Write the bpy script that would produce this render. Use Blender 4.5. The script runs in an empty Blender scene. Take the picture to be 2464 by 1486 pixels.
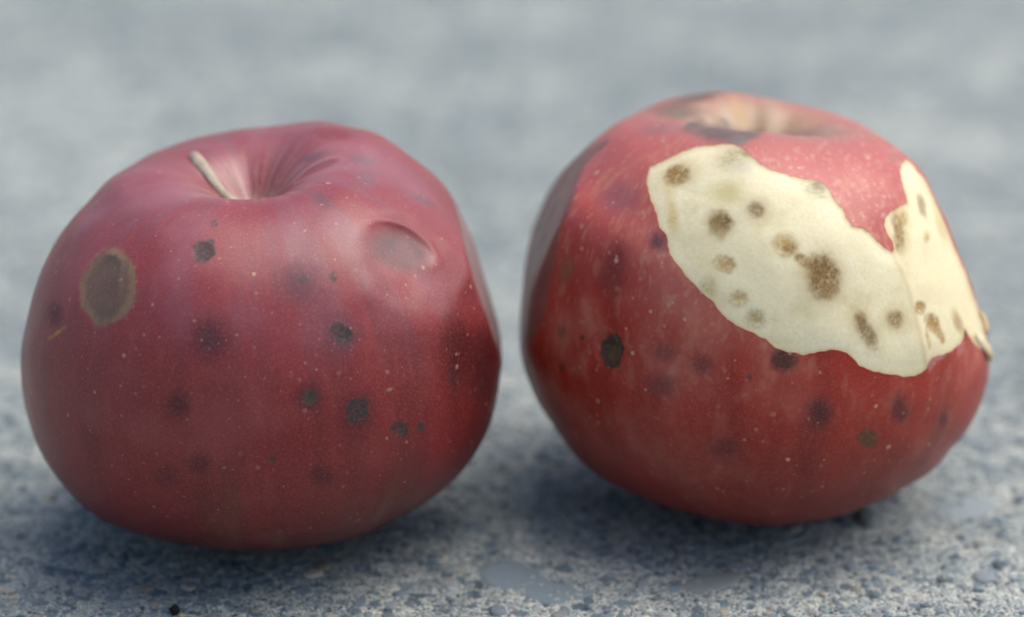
import bpy, math, random
import numpy as np
from mathutils import Vector, Matrix
R = math.radians
S = bpy.context.scene
COL = S.collection
rng = np.random.default_rng(7)
random.seed(7)

# ------------------------------------------------------------------ camera
PITCH = R(20.0)
DIST = 0.496
LENS = 105.0
TARGET = np.array([0.0, 0.0, 0.0377])
E1 = np.array([1.0, 0.0, 0.0])
E2 = np.array([0.0, math.sin(PITCH), math.cos(PITCH)])
FW = np.array([0.0, math.cos(PITCH), -math.sin(PITCH)])
CAMP = TARGET - FW * DIST
PX = 2464.0                       # the photograph was measured on a 2464 x 1486 grid
FPX = LENS / 36.0 * PX
cd = bpy.data.cameras.new("camera")
cam = bpy.data.objects.new("camera", cd)
COL.objects.link(cam)
cam.location = CAMP
cam.rotation_euler = (math.pi / 2 - PITCH, 0, 0)
cd.lens = LENS
cd.sensor_width = 36.0
cd.sensor_fit = 'HORIZONTAL'
cd.clip_start = 0.01
cd.clip_end = 500.0
cd.dof.use_dof = True
cd.dof.focus_distance = DIST - 0.035
cd.dof.aperture_fstop = 8.0
cd.dof.aperture_blades = 0
S.camera = cam

# ------------------------------------------------------------------ sky and sun
SUN_EL, SUN_AZ = R(64.0), R(80.0)          # azimuth from +Y towards +X
w = bpy.data.worlds.new("World")
S.world = w
w.use_nodes = True
nt = w.node_tree
bg = nt.nodes["Background"]
sky = nt.nodes.new("ShaderNodeTexSky")
sky.sky_type = 'NISHITA'
sky.sun_disc = False
sky.sun_elevation = SUN_EL
sky.sun_rotation = SUN_AZ
sky.air_density = 1.0
sky.dust_density = 4.0
sky.ozone_density = 1.0
nt.links.new(sky.outputs[0], bg.inputs[0])
bg.inputs[1].default_value = 0.10
sd = bpy.data.lights.new("sun", 'SUN')
so = bpy.data.objects.new("sun", sd)
COL.objects.link(so)
sd.energy = 1.5
sd.angle = R(64.0)
sd.color = (1.0, 0.96, 0.91)
sv = Vector((math.sin(SUN_AZ) * math.cos(SUN_EL), math.cos(SUN_AZ) * math.cos(SUN_EL), math.sin(SUN_EL)))
so.rotation_euler = sv.to_track_quat('Z', 'Y').to_euler()
so.location = sv * 2.0

S.view_settings.view_transform = 'Standard'
S.view_settings.look = 'None'
S.view_settings.exposure = 0.83
S.view_settings.gamma = 1.0

# ------------------------------------------------------------------ numpy helpers
def proj(V):
    q = V - CAMP
    d = q @ FW
    return PX / 2 + (q @ E1) / d * FPX, 743.0 - (q @ E2) / d * FPX, d

def on_ground(px, py, z=0.0):
    """the point of the pavement seen at a place of the photograph"""
    dirv = FW + E1 * (px - PX / 2) / FPX + E2 * (743.0 - py) / FPX
    return CAMP + dirv * ((z - CAMP[2]) / dirv[2])

def ss(a, b, x):
    t = np.clip((x - a) / (b - a), 0, 1)
    return t * t * (3 - 2 * t)

_perm = np.random.default_rng(11).permutation(512).astype(np.int64)
_grad = np.random.default_rng(12).normal(size=(512, 3))
_grad /= np.linalg.norm(_grad, axis=1)[:, None]
def noise(P, seed=0):
    """gradient noise, about -0.7 .. 0.7"""
    P = P + seed * 17.31
    i = np.floor(P).astype(np.int64)
    f = P - i
    u = f * f * f * (f * (f * 6 - 15) + 10)
    out = 0
    for dx in (0, 1):
        for dy in (0, 1):
            for dz in (0, 1):
                h = _perm[(_perm[(_perm[(i[:, 0] + dx) & 511] + i[:, 1] + dy) & 511] + i[:, 2] + dz) & 511]
                g = _grad[h]
                dot = g[:, 0] * (f[:, 0] - dx) + g[:, 1] * (f[:, 1] - dy) + g[:, 2] * (f[:, 2] - dz)
                wx = u[:, 0] if dx else 1 - u[:, 0]
                wy = u[:, 1] if dy else 1 - u[:, 1]
                wz = u[:, 2] if dz else 1 - u[:, 2]
                out = out + dot * wx * wy * wz
    return out

def fbm(P, oct=3, seed=0):
    s, a = 0, 1.0
    for k in range(oct):
        s = s + a * noise(P * 2 ** k, seed + k)
        a *= .5
    return s

def cube_sphere(N):
    t = np.tan(np.linspace(-math.pi / 4, math.pi / 4, N + 1))
    U, W = np.meshgrid(t, t, indexing='ij')
    o = np.ones_like(U)
    faces = [(U, W, o), (W, U, -o), (o, U, W), (-o, W, U), (W, o, U), (U, -o, W)]
    P = np.concatenate([np.stack(f, -1).reshape(-1, 3) for f in faces])
    P /= np.linalg.norm(P, axis=1)[:, None]
    n = N + 1
    a = np.arange(N)[:, None] * n + np.arange(N)[None, :]
    q = np.stack([a, a + n, a + n + 1, a + 1], -1).reshape(-1, 4)
    Q = np.concatenate([q + k * n * n for k in range(6)])
    key = np.round(P * 1e7).astype(np.int64)
    _, first, inv = np.unique(key, axis=0, return_index=True, return_inverse=True)
    inv = inv.reshape(-1)
    P = P[first]
    Q = inv[Q]
    T = np.concatenate([Q[:, [0, 1, 2]], Q[:, [0, 2, 3]]])
    return P, T

def vnormals(V, T):
    n = np.cross(V[T[:, 1]] - V[T[:, 0]], V[T[:, 2]] - V[T[:, 0]])
    out = np.zeros_like(V)
    for k in range(3):
        for c in range(3):
            out[:, c] += np.bincount(T[:, k], weights=n[:, c], minlength=len(V))
    l = np.linalg.norm(out, axis=1)[:, None]
    return out / np.maximum(l, 1e-20)

def iso_cut(A, T, s):
    """cut triangles along s = 0. A: vertex table (n,k). returns table, triangles, s"""
    s = np.where(np.abs(s) < 1e-3, 1e-3, s)
    neg = s[T] < 0
    cnt = neg.sum(1)
    keep = T[(cnt == 0) | (cnt == 3)]
    mix = T[(cnt == 1) | (cnt == 2)]
    if len(mix) == 0:
        return A, T, s
    m = s[mix] < 0
    lone = np.where(m.sum(1) == 1, m.argmax(1), (~m).argmax(1))
    r = np.arange(len(mix))
    a, b, c = mix[r, lone], mix[r, (lone + 1) % 3], mix[r, (lone + 2) % 3]
    e = np.concatenate([np.sort(np.stack([a, b], 1), 1), np.sort(np.stack([a, c], 1), 1)])
    ue, inv = np.unique(e, axis=0, return_inverse=True)
    inv = inv.reshape(-1)
    t = (s[ue[:, 0]] / (s[ue[:, 0]] - s[ue[:, 1]]))[:, None]
    new = A[ue[:, 0]] * (1 - t) + A[ue[:, 1]] * t
    n0 = len(A)
    iab, iac = inv[:len(mix)] + n0, inv[len(mix):] + n0
    T2 = np.concatenate([keep, np.stack([a, iab, iac], 1), np.stack([iab, b, c], 1), np.stack([iab, c, iac], 1)])
    return np.concatenate([A, new]), T2, np.concatenate([s, np.zeros(len(new))])

def poly_sd(px, py, poly):
    """signed distance to a closed polygon, positive inside"""
    poly = np.asarray(poly, float)
    d = np.full(px.shape, 1e9)
    inside = np.zeros(px.shape, bool)
    for k in range(len(poly)):
        x0, y0 = poly[k]
        x1, y1 = poly[(k + 1) % len(poly)]
        ex, ey = x1 - x0, y1 - y0
        t = np.clip(((px - x0) * ex + (py - y0) * ey) / (ex * ex + ey * ey + 1e-9), 0, 1)
        d = np.minimum(d, np.hypot(px - x0 - t * ex, py - y0 - t * ey))
        if y0 != y1:
            c = ((y0 > py) != (y1 > py)) & (px < ex * (py - y0) / ey + x0)
            inside ^= c
    return np.where(inside, d, -d)

def seg_d(px, py, pts):
    d = np.full(px.shape, 1e9)
    for (x0, y0), (x1, y1) in zip(pts[:-1], pts[1:]):
        ex, ey = x1 - x0, y1 - y0
        t = np.clip(((px - x0) * ex + (py - y0) * ey) / (ex * ex + ey * ey), 0, 1)
        d = np.minimum(d, np.hypot(px - x0 - t * ex, py - y0 - t * ey))
    return d

def mesh_obj(name, V, T, mat, parent=None, attrs=None, normals=None, smooth=True):
    me = bpy.data.meshes.new(name)
    T = np.asarray(T)
    k = T.shape[1]
    me.vertices.add(len(V))
    me.vertices.foreach_set("co", np.asarray(V, np.float32).ravel())
    me.loops.add(T.size)
    me.loops.foreach_set("vertex_index", T.astype(np.int32).ravel())
    me.polygons.add(len(T))
    me.polygons.foreach_set("loop_start", np.arange(0, T.size, k, dtype=np.int32))
    me.update(calc_edges=True)
    me.polygons.foreach_set("use_smooth", np.full(len(T), smooth))
    for an, (ty, data) in (attrs or {}).items():
        at = me.attributes.new(an, ty, 'POINT')
        if ty == 'FLOAT_COLOR':
            at.data.foreach_set("color", np.asarray(data, np.float32).ravel())
        elif ty == 'FLOAT':
            at.data.foreach_set("value", np.asarray(data, np.float32).ravel())
        else:
            at.data.foreach_set("vector", np.asarray(data, np.float32).ravel())
    if normals is not None:
        me.normals_split_custom_set_from_vertices(normals.astype(np.float32))
    me.materials.append(mat)
    o = bpy.data.objects.new(name, me)
    COL.objects.link(o)
    if parent is not None:
        o.parent = parent
    return o

# ------------------------------------------------------------------ material helpers
class NT:
    def __init__(self, name):
        self.m = bpy.data.materials.new(name)
        self.m.use_nodes = True
        self.t = self.m.node_tree
        self.b = self.t.nodes["Principled BSDF"]
    def n(self, ty, **kw):
        nd = self.t.nodes.new(ty)
        for k, v in kw.items():
            if k.startswith('i_'):
                nd.inputs[k[2:].replace('_', ' ')].default_value = v
            else:
                setattr(nd, k, v)
        return nd
    def l(self, a, b):
        self.t.links.new(a, b)
    def math(self, op, a, b=None, c=None, clamp=False):
        nd = self.n("ShaderNodeMath", operation=op, use_clamp=clamp)
        for i, x in enumerate((a, b, c)):
            if x is None:
                continue
            if hasattr(x, 'links'):
                self.l(x, nd.inputs[i])
            else:
                nd.inputs[i].default_value = x
        return nd.outputs[0]
    def mix(self, f, a, b, mode='MIX'):
        nd = self.n("ShaderNodeMix", data_type='RGBA', blend_type=mode)
        for i, x in ((0, f), (6, a), (7, b)):
            if hasattr(x, 'links'):
                self.l(x, nd.inputs[i])
            else:
                nd.inputs[i].default_value = x if i == 0 or len(x) == 4 else (*x, 1)
        return nd.outputs[2]
    def ramp(self, f, stops, interp='LINEAR'):
        nd = self.n("ShaderNodeValToRGB")
        cr = nd.color_ramp
        cr.interpolation = interp
        while len(cr.elements) < len(stops):
            cr.elements.new(0.5)
        for e, (p, c) in zip(cr.elements, stops):
            e.position = p
            e.color = (*c, 1) if len(c) == 3 else c
        self.l(f, nd.inputs[0])
        return nd.outputs[0]
    def noise(self, co, scale, detail=3, rough=.55):
        nd = self.n("ShaderNodeTexNoise", i_Scale=scale, i_Detail=detail, i_Roughness=rough)
        self.l(co, nd.inputs["Vector"])
        return nd.outputs["Fac"]
    def co(self):
        return self.n("ShaderNodeTexCoord").outputs["Object"]

# ------------------------------------------------------------------ ground
def concrete_material():
    k = NT("concrete")
    co = k.co()
    warp = k.n("ShaderNodeTexNoise", i_Scale=420.0, i_Detail=3.0)
    k.l(co, warp.inputs["Vector"])
    wv = k.n("ShaderNodeVectorMath", operation='SCALE', i_Scale=0.0011)
    k.l(warp.outputs["Color"], wv.inputs[0])
    cw = k.n("ShaderNodeVectorMath", operation='ADD')
    k.l(co, cw.inputs[0]); k.l(wv.outputs[0], cw.inputs[1])
    c = cw.outputs[0]
    cols = []
    def grains(scale):
        v = k.n("ShaderNodeTexVoronoi", i_Scale=scale)
        k.l(c, v.inputs["Vector"])
        e = k.n("ShaderNodeTexVoronoi", feature='DISTANCE_TO_EDGE', i_Scale=scale)
        k.l(c, e.inputs["Vector"])
        sx = k.n("ShaderNodeSeparateColor")
        k.l(v.outputs["Color"], sx.inputs[0])
        return sx.outputs, e.outputs["Distance"]
    r1, e1 = grains(430.0)           # grains of about 3 mm
    r2, e2 = grains(1080.0)          # sand of about 1.2 mm
    n1 = k.noise(co, 2000.0, 4, .7)
    n2 = k.noise(co, 60.0, 4, .6)
    n3 = k.noise(co, 14.0, 3, .55)
    # cement paste: pale, slightly warm
    paste = k.ramp(n1, [(.34, (.10, .105, .105)), (.5, (.40, .395, .36)), (.62, (.68, .665, .60))])
    sand = k.ramp(r2[0], [(0, (.05, .065, .08)), (.3, (.13, .165, .20)), (.6, (.24, .285, .315)), (.82, (.38, .405, .405)), (1, (.62, .59, .50))])
    big = k.ramp(r1[1], [(0, (.11, .14, .165)), (.5, (.185, .225, .255)), (.85, (.27, .305, .32)), (1, (.38, .385, .35))])
    n4 = k.noise(co, 150.0, 3, .6)
    m2 = k.math('MULTIPLY', k.math('SMOOTH_MIN', k.math('MULTIPLY', k.math('SUBTRACT', e2, .03), 4.0, clamp=True), 1.0, .1),
                k.math('GREATER_THAN', r2[1], k.math('MULTIPLY', k.math('SUBTRACT', n4, .43), 2.4)))
    col = k.mix(m2, paste, sand)
    m1 = k.math('MULTIPLY', k.math('MULTIPLY', k.math('SUBTRACT', e1, .03), 7.0, clamp=True), k.math('GREATER_THAN', r1[0], .62))
    col = k.mix(m1, col, big)
    # wear and damp of large scale
    lv = k.math('ADD', k.math('MULTIPLY', n2, .6), k.math('MULTIPLY', n3, .8))
    tone = k.ramp(lv, [(.42, (.56, .635, .665)), (.7, (.82, .895, .915)), (.95, (1.28, 1.32, 1.27))])
    col = k.mix(1.0, col, tone, 'MULTIPLY')
    k.l(col, k.b.inputs["Base Color"])
    k.b.inputs["Roughness"].default_value = .85
    k.b.inputs["Specular IOR Level"].default_value = .1
    # fine relief: grains proud of the paste
    h = k.math('ADD', k.math('MULTIPLY', m2, .35), k.math('ADD', k.math('MULTIPLY', m1, .6), k.math('MULTIPLY', n1, .7)))
    bp = k.n("ShaderNodeBump", i_Strength=.9, i_Distance=.0005)
    k.l(h, bp.inputs["Height"])
    k.l(bp.outputs[0], k.b.inputs["Normal"])
    return k.m

def axis_grid(lo, hi, step, out_lo, out_hi, g):
    mid = np.arange(lo, hi + step / 2, step)
    up, dn = [mid[-1]], [mid[0]]
    s = step
    while up[-1] < out_hi:
        s *= g; up.append(up[-1] + s)
    s = step
    while dn[-1] > out_lo:
        s *= g; dn.append(dn[-1] - s)
    return np.concatenate([np.array(dn[1:][::-1]), mid, np.array(up[1:])])

def relief(P):
    """height of the worn concrete, metres"""
    z = np.zeros(len(P))
    h = .00035 * fbm(P * 160, 3, 1) + .00036 * fbm(P * 700, 2, 5) + .0005 * noise(P * 38, 9)
    pit = fbm(P * 260, 2, 21)
    h -= .0019 * ss(.40, .85, pit)
    pit2 = noise(P * 520, 31)
    h -= .0011 * ss(.30, .55, pit2)
    return h

STONES_AT = []            # (centre, radius) of the larger embedded stones, where the paste lies flat
def build_ground():
    xs = axis_grid(-.094, .094, .00032, -40, 40, 1.09)
    ys = axis_grid(-.060, .035, .00030, -40, 60, 1.035)
    X, Y = np.meshgrid(xs, ys, indexing='ij')
    P = np.stack([X.ravel(), Y.ravel(), np.zeros(X.size)], 1)
    fade = 1 - ss(.3, 1.2, np.hypot(P[:, 0], P[:, 1]))
    z = relief(np.where(fade[:, None] > 0, P, 0)) * fade
    P[:, 2] = z
    nx, ny = len(xs), len(ys)
    a = (np.arange(nx - 1)[:, None] * ny + np.arange(ny - 1)[None, :]).ravel()
    Q = np.stack([a, a + ny, a + ny + 1, a + 1], 1)
    g = mesh_obj("concrete_ground", P, Q, concrete_material())
    g['kind'] = 'structure'
    g['label'] = 'worn blue grey concrete with exposed sand and small stones'
    return g
ground = build_ground()

def stone_material(name, dark, mid, light, speck=.5):
    k = NT(name)
    co = k.co()
    oi = k.n("ShaderNodeObjectInfo")
    n1 = k.noise(co, 900.0, 4, .6)
    n2 = k.noise(co, 3500.0, 3, .6)
    f = k.math('ADD', k.math('MULTIPLY', oi.outputs["Random"], .7), k.math('MULTIPLY', n1, .55))
    col = k.ramp(f, [(.2, dark), (.6, mid), (1, light)])
    col = k.mix(k.math('MULTIPLY', n2, speck), col, (.05, .06, .075))
    k.l(col, k.b.inputs["Base Color"])
    k.b.inputs["Roughness"].default_value = .95
    k.b.inputs["Specular IOR Level"].default_value = .12
    bp = k.n("ShaderNodeBump", i_Strength=.8, i_Distance=.0003)
    k.l(n1, bp.inputs["Height"]); k.l(bp.outputs[0], k.b.inputs["Normal"])
    return k.m
M_blue = stone_material("blue_stone", (.12, .15, .175), (.19, .23, .26), (.30, .33, .345))
M_grey = stone_material("grey_stone", (.15, .17, .185), (.23, .25, .26), (.34, .345, .33))
M_tan = stone_material("tan_stone", (.22, .19, .15), (.36, .32, .25), (.52, .47, .38), .3)
M_flat = stone_material("smooth_stone", (.22, .275, .30), (.28, .335, .355), (.37, .41, .42), .45)
M_dusk = stone_material("olive_stone", (.15, .175, .175), (.19, .215, .21), (.24, .26, .25), .2)

def stone_mesh(name, mat, outline, h, seed):
    """a stone set in the paste: sunk rim, bevelled shoulder, nearly flat top"""
    r = random.Random(seed)
    n = len(outline)
    V, F = [], []
    for sc, z in ((1.0, -.5 * h - .0004), (.97, .25 * h), (.86, .85 * h), (.45, h)):
        for (x, y) in outline:
            V.append((x * sc, y * sc, z + (r.uniform(-.18, .18) * h if z > 0 else 0)))
    V.append((0, 0, h))
    for k in range(3):
        for i in range(n):
            j = (i + 1) % n
            F.append((k * n + i, k * n + j, (k + 1) * n + j, (k + 1) * n + i))
    me = bpy.data.meshes.new(name)
    F += [(3 * n + i, 3 * n + (i + 1) % n, 4 * n) for i in range(n)]
    me.from_pydata(V, [], F)
    me.polygons.foreach_set("use_smooth", [True] * len(F))
    me.materials.append(mat)
    return me

def rough_outline(n, rx, ry, jag, r):
    out = []
    for i in range(n):
        a = 2 * math.pi * (i + r.uniform(-.25, .25)) / n
        q = 1 + r.uniform(-jag, jag)
        out.append((math.cos(a) * rx * q, math.sin(a) * ry * q))
    return out

def ground_z(x, y):
    return float(relief(np.array([[x, y, 0.0]]))[0])

def outline_from(pts):
    P = np.array([on_ground(x, y)[:2] for x, y in pts])
    if np.sum(P[:, 0] * np.roll(P[:, 1], -1) - P[:, 1] * np.roll(P[:, 0], -1)) < 0:
        P = P[::-1]
    c = P.mean(0)
    return c, [tuple(p) for p in P - c]

for pts, mat, h, lab in (
    ([(1145, 1372), (1170, 1353), (1215, 1347), (1255, 1352), (1290, 1372), (1312, 1392), (1345, 1404), (1395, 1406), (1440, 1404),
      (1452, 1411), (1438, 1430), (1400, 1448), (1345, 1456), (1305, 1450), (1262, 1436), (1225, 1424), (1185, 1412), (1155, 1395)],
     M_flat, .0001, 'large smooth blue grey stone face worn flush'),
    ([(2228, 1222), (2262, 1206), (2315, 1196), (2372, 1198), (2405, 1212), (2392, 1230), (2350, 1246), (2300, 1262), (2262, 1256), (2235, 1240)],
     M_flat, .00012, 'broad smooth grey stone face beside the peeled apple'),
    ([(1630, 1412), (1660, 1396), (1705, 1384), (1760, 1376), (1790, 1384), (1770, 1408), (1720, 1424), (1665, 1432)],
     M_dusk, .0002, 'dull olive grey stone face'),
    ([(2060, 1236), (2085, 1226), (2110, 1238), (2112, 1262), (2090, 1276), (2064, 1262)], M_dusk, .0010, None),
    ([(1176, 1465), (1195, 1457), (1216, 1464), (1222, 1478), (1200, 1486), (1180, 1480)], M_blue, .0007, None),
    ([(2340, 1385), (2362, 1376), (2392, 1382), (2396, 1398), (2366, 1408), (2344, 1400)], M_blue, .0005, None)):
    c, ol = outline_from(pts)
    o = bpy.data.objects.new("stone", stone_mesh("stone", mat, ol, h, len(pts)))
    COL.objects.link(o)
    zs = relief(np.array([[c[0] + x * .8, c[1] + y * .8, 0] for x, y in ol]))
    o.location = (c[0], c[1], float(np.percentile(zs, 48)))
    o.parent = ground
    if lab:
        o['label'] = lab
kinds = []
rs = random.Random(3)
for i in range(18):
    mat = (M_blue, M_grey, M_blue, M_grey, M_blue, M_tan)[i % 6]
    rx = rs.uniform(.8, 1.25); ry = rx * rs.uniform(.55, .95)
    kinds.append(stone_mesh("stone", mat, rough_outline(rs.choice((6, 7, 8)), rx * .001, ry * .001, .22, rs), rs.uniform(.00014, .0003), i))
placed = []
tries = 0
while len(placed) < 285 and tries < 9000:
    tries += 1
    near = rs.random() < .72
    y = rs.uniform(-.054, -.018) if near else rs.uniform(-.018, .05)
    x = rs.uniform(-.088, .088)
    s = rs.choice((.55, .7, .8, .9, 1.0, 1.2, 1.5))
    if any((x - a) ** 2 + (y - b) ** 2 < (.0011 * (s + q)) ** 2 for a, b, q in placed):
        continue
    q = np.array([[x, y, 0.0]])
    ppx, ppy, _ = proj(q)
    if 1130 < ppx[0] < 1465 and 1335 < ppy[0] < 1465 or 2215 < ppx[0] < 2450 and 1190 < ppy[0] < 1275 or 1610 < ppx[0] < 1800 and 1370 < ppy[0] < 1440:
        continue
    placed.append((x, y, s))
    o = bpy.data.objects.new("stone", rs.choice(kinds))
    COL.objects.link(o)
    o.location = (x, y, ground_z(x, y) + .00004)
    o.rotation_euler = (rs.uniform(-.12, .12), rs.uniform(-.12, .12), rs.uniform(0, 6.28))
    o.scale = (s, s, s)
    o.parent = ground

# loose crumbs lying on the concrete
def crumb(name, px, py, r, hgt, mat, label, cat, seed):
    rr = random.Random(seed)
    bmv, bmf = [], []
    rows = [(.55, 0), (1.0, .28), (.92, .62), (.5, .95)]
    n = 8
    for s, z in rows:
        for i in range(n):
            a = 2 * math.pi * i / n
            q = s * (1 + rr.uniform(-.2, .2))
            bmv.append((math.cos(a) * r * q, math.sin(a) * r * q, z * hgt * (1 + rr.uniform(-.1, .1))))
    bmv.append((0, 0, hgt * 1.02)); bmv.append((0, 0, 0))
    for k in range(3):
        for i in range(n):
            j = (i + 1) % n
            bmf.append((k * n + i, k * n + j, (k + 1) * n + j, (k + 1) * n + i))
    bmf += [(3 * n + i, 3 * n + (i + 1) % n, 4 * n) for i in range(n)]
    bmf += [((i + 1) % n, i, 4 * n + 1) for i in range(n)]
    me = bpy.data.meshes.new(name)
    me.from_pydata(bmv, [], bmf)
    me.materials.append(mat)
    o = bpy.data.objects.new(name, me)
    COL.objects.link(o)
    p = on_ground(px, py)
    o.location = (p[0], p[1], ground_z(p[0], p[1]) - .0001)
    o['label'] = label; o['category'] = cat
    return o
M_black = stone_material("black_crumb", (.012, .012, .012), (.02, .019, .018), (.035, .03, .028), .2)
M_amber = stone_material("amber_crumb", (.36, .26, .15), (.42, .31, .19), (.50, .38, .24), .1)
crumb("pebble", 421, 1476, .00088, .0016, M_black, 'tiny black pebble lying on the concrete in front of the unpeeled apple', 'pebble', 1)
crumb("grain", 437, 1483, .0005, .0006, M_amber, 'tiny amber grain of sand lying right against the black pebble', 'grain', 2)

# ------------------------------------------------------------------ apples
def unit(v):
    v = np.asarray(v, float)
    return v / np.linalg.norm(v)

class Apple:
    def __init__(s, cx, cy, Rpx, depth_y, outline, axis_view, prof, dents, seed):
        """cx, cy: middle of the outline on the photograph; axis_view: stem axis as right/up/towards the lens"""
        s.cx, s.cy, s.Rpx = cx, cy, Rpx
        dirv = FW + E1 * (cx - PX / 2) / FPX + E2 * (743.0 - cy) / FPX
        t = (depth_y - CAMP[1]) / dirv[1]
        s.c = CAMP + dirv * t
        s.mm = FPX / t * .001                       # pixels of the photograph per millimetre
        s.v = unit(CAMP - s.c)
        s.e1 = unit(np.cross([0, 0, 1.0], s.v))
        s.e2 = np.cross(s.v, s.e1)
        s.axis = unit(axis_view[0] * s.e1 + axis_view[1] * s.e2 + axis_view[2] * s.v)
        s.ax1 = unit(np.cross(s.axis, s.v)); s.ax2 = np.cross(s.axis, s.ax1)
        s.prof, s.seed = prof, seed
        s.outline = np.array(outline, float)
        s.M = np.ones(90)
        s.dents = []
        s.flats = []
        for (dx, dy, back, a, b, rot, depth, p) in dents:
            u, q = (dx - cx) / Rpx, -(dy - cy) / Rpx
            zz = math.sqrt(max(0.0, 1 - u * u - q * q)) * (-1 if back is True else 1)
            n = unit(u * s.e1 + q * s.e2 + zz * s.v)
            if back == 'flat':
                n = unit(a[0] * s.e1 + a[1] * s.e2 + a[2] * s.v)
                t1 = unit(np.cross(s.e2, n)); t2 = np.cross(n, t1)
                c, si = math.cos(rot), math.sin(rot)
                s.flats.append((n, c * t1 + si * t2, -si * t1 + c * t2, depth, p, b))
                continue
            t1 = unit(np.cross(s.e2, n)); t2 = np.cross(n, t1)
            c, si = math.cos(rot), math.sin(rot)
            s.dents.append((n, c * t1 + si * t2, -si * t1 + c * t2, a, b, depth, p))
        s.fit()
    def radius(s, D):
        A, B, n, k1, w1, k2, w2, lob = s.prof
        ca = D @ s.axis
        sa = np.sqrt(np.maximum(0, 1 - ca * ca))
        phi = np.arctan2(sa, ca)
        lam = np.arctan2(D @ s.ax2, D @ s.ax1)
        r = ((sa / A) ** n + (np.abs(ca) / B) ** n) ** (-1 / n)
        r = r * (1 + lob * np.cos(5 * lam + s.seed) * np.exp(-((phi - .75) / .45) ** 2))
        rip = 1 + .05 * np.cos(5 * lam + s.seed + .6) + .02 * np.cos(11 * lam)
        r = r * (1 - k1 * np.exp(-(phi / w1) ** 2) - k2 * np.exp(-(phi / (w2 * rip)) ** 2))
        r = r * (1 - .16 * np.exp(-((math.pi - phi) / .35) ** 2))
        th = np.arctan2(D @ s.e2, D @ s.e1)
        f = (th / (2 * math.pi) % 1.0) * 90
        i = np.floor(f).astype(int) % 90
        t = f - np.floor(f)
        b0, b1 = (1 - t) ** 3 / 6, (3 * t ** 3 - 6 * t * t + 4) / 6
        b2, b3 = (-3 * t ** 3 + 3 * t * t + 3 * t + 1) / 6, t ** 3 / 6
        m = s.M[(i - 1) % 90] * b0 + s.M[i] * b1 + s.M[(i + 1) % 90] * b2 + s.M[(i + 2) % 90] * b3
        cz = D @ s.v
        r = r * (1 + (m - 1) * (1 - cz * cz) ** 1.6)
        r = r * (1 + .010 * noise(D * 2.2, s.seed) + .0035 * noise(D * 6, s.seed + 3))
        for (nn, t1, t2, kk, beta, lift) in s.flats:
            w = np.maximum(D @ nn, .3)
            cu, cv = np.cos(np.arctan2(D @ t1, w)), np.cos(np.arctan2(D @ t2, w))
            h = s.Rpx / s.mm * .001 * kk
            rc = h / np.maximum(cu * cv ** (1 - beta), .2) * (1 + .012 * noise(D * 4, 90) + .004 * noise(D * 11, 91))
            g = (r - rc) / r
            g = .5 * (g + np.sqrt(g * g + lift)) - .25 * lift ** .5 * np.exp(-(g / lift ** .5) ** 2) * 0
            r = r * (1 - g * (D @ nn > .3))
        for (nn, t1, t2, a, b, depth, p) in s.dents:
            w = np.maximum(D @ nn, 1e-3)
            u, q = np.arctan2(D @ t1, w) / a, np.arctan2(D @ t2, w) / b
            d = 1 - (u * u + q * q) * (1 + .5 * noise(D * 3.5, 60 + int(a * 100)) + .35 * noise(D * 9, 70))
            d = np.minimum(d, 1.2)
            d = .5 * (d - .04 + np.sqrt((d - .04) ** 2 + .0004)) - .0002
            d = np.maximum(d, 0)
            rho = np.sqrt((u * u + q * q) * (1 + .5 * noise(D * 3.5, 60 + int(a * 100)) + .35 * noise(D * 9, 70)).clip(.3))
            lean = np.clip(.8 + .75 * q + .25 * u, .15, 1.7) if p > 2e-4 else 1.0
            pk = p * np.clip(.35 + .8 * q + .5 * u + .8 * noise(D * 6, 95), 0, 1.3)
            r = r - (depth * d * lean - pk * np.exp(-((rho - 1.06) / .15) ** 2)) * (D @ nn > 0)
        return r
    def surface(s, D):
        V = s.c + D * s.radius(D)[:, None]
        # rests on the concrete
        lo = .0004
        z = V[:, 2] - lo
        V[:, 2] = lo + np.where(z < .002, .002 * np.exp(np.minimum((z - .002) / .002, 0)), z) - .0006 * np.exp(-np.maximum(z, 0) / .002)
        return V
    def fit(s):
        D, T = cube_sphere(110)
        ow = np.arctan2(-(s.outline[:, 1] - s.cy), s.outline[:, 0] - s.cx)
        orr = np.hypot(s.outline[:, 1] - s.cy, s.outline[:, 0] - s.cx)
        k = np.argsort(ow)
        ow, orr = ow[k], orr[k]
        ow = np.concatenate([ow - 2 * math.pi, ow, ow + 2 * math.pi]); orr = np.tile(orr, 3)
        ang = (np.arange(90) + 0.0) / 90 * 2 * math.pi
        tgt = np.interp((ang + math.pi) % (2 * math.pi) - math.pi, ow, orr)
        for it in range(14):
            V = s.surface(D)
            px, py, _ = proj(V)
            a = np.arctan2(-(py - s.cy), px - s.cx) / (2 * math.pi) % 1.0
            rr = np.hypot(px - s.cx, py - s.cy)
            b = np.round(a * 90).astype(int) % 90
            m = np.zeros(90)
            np.maximum.at(m, b, rr)
            ratio = tgt / m
            g = (np.roll(ratio, 1) + 2 * ratio + np.roll(ratio, -1)) / 4
            s.M = s.M * (1 + .8 * (g - 1))
        s.err = float(np.abs(ratio - 1).max() * s.Rpx)
        print("apple outline error px", round(s.err, 1))

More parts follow.
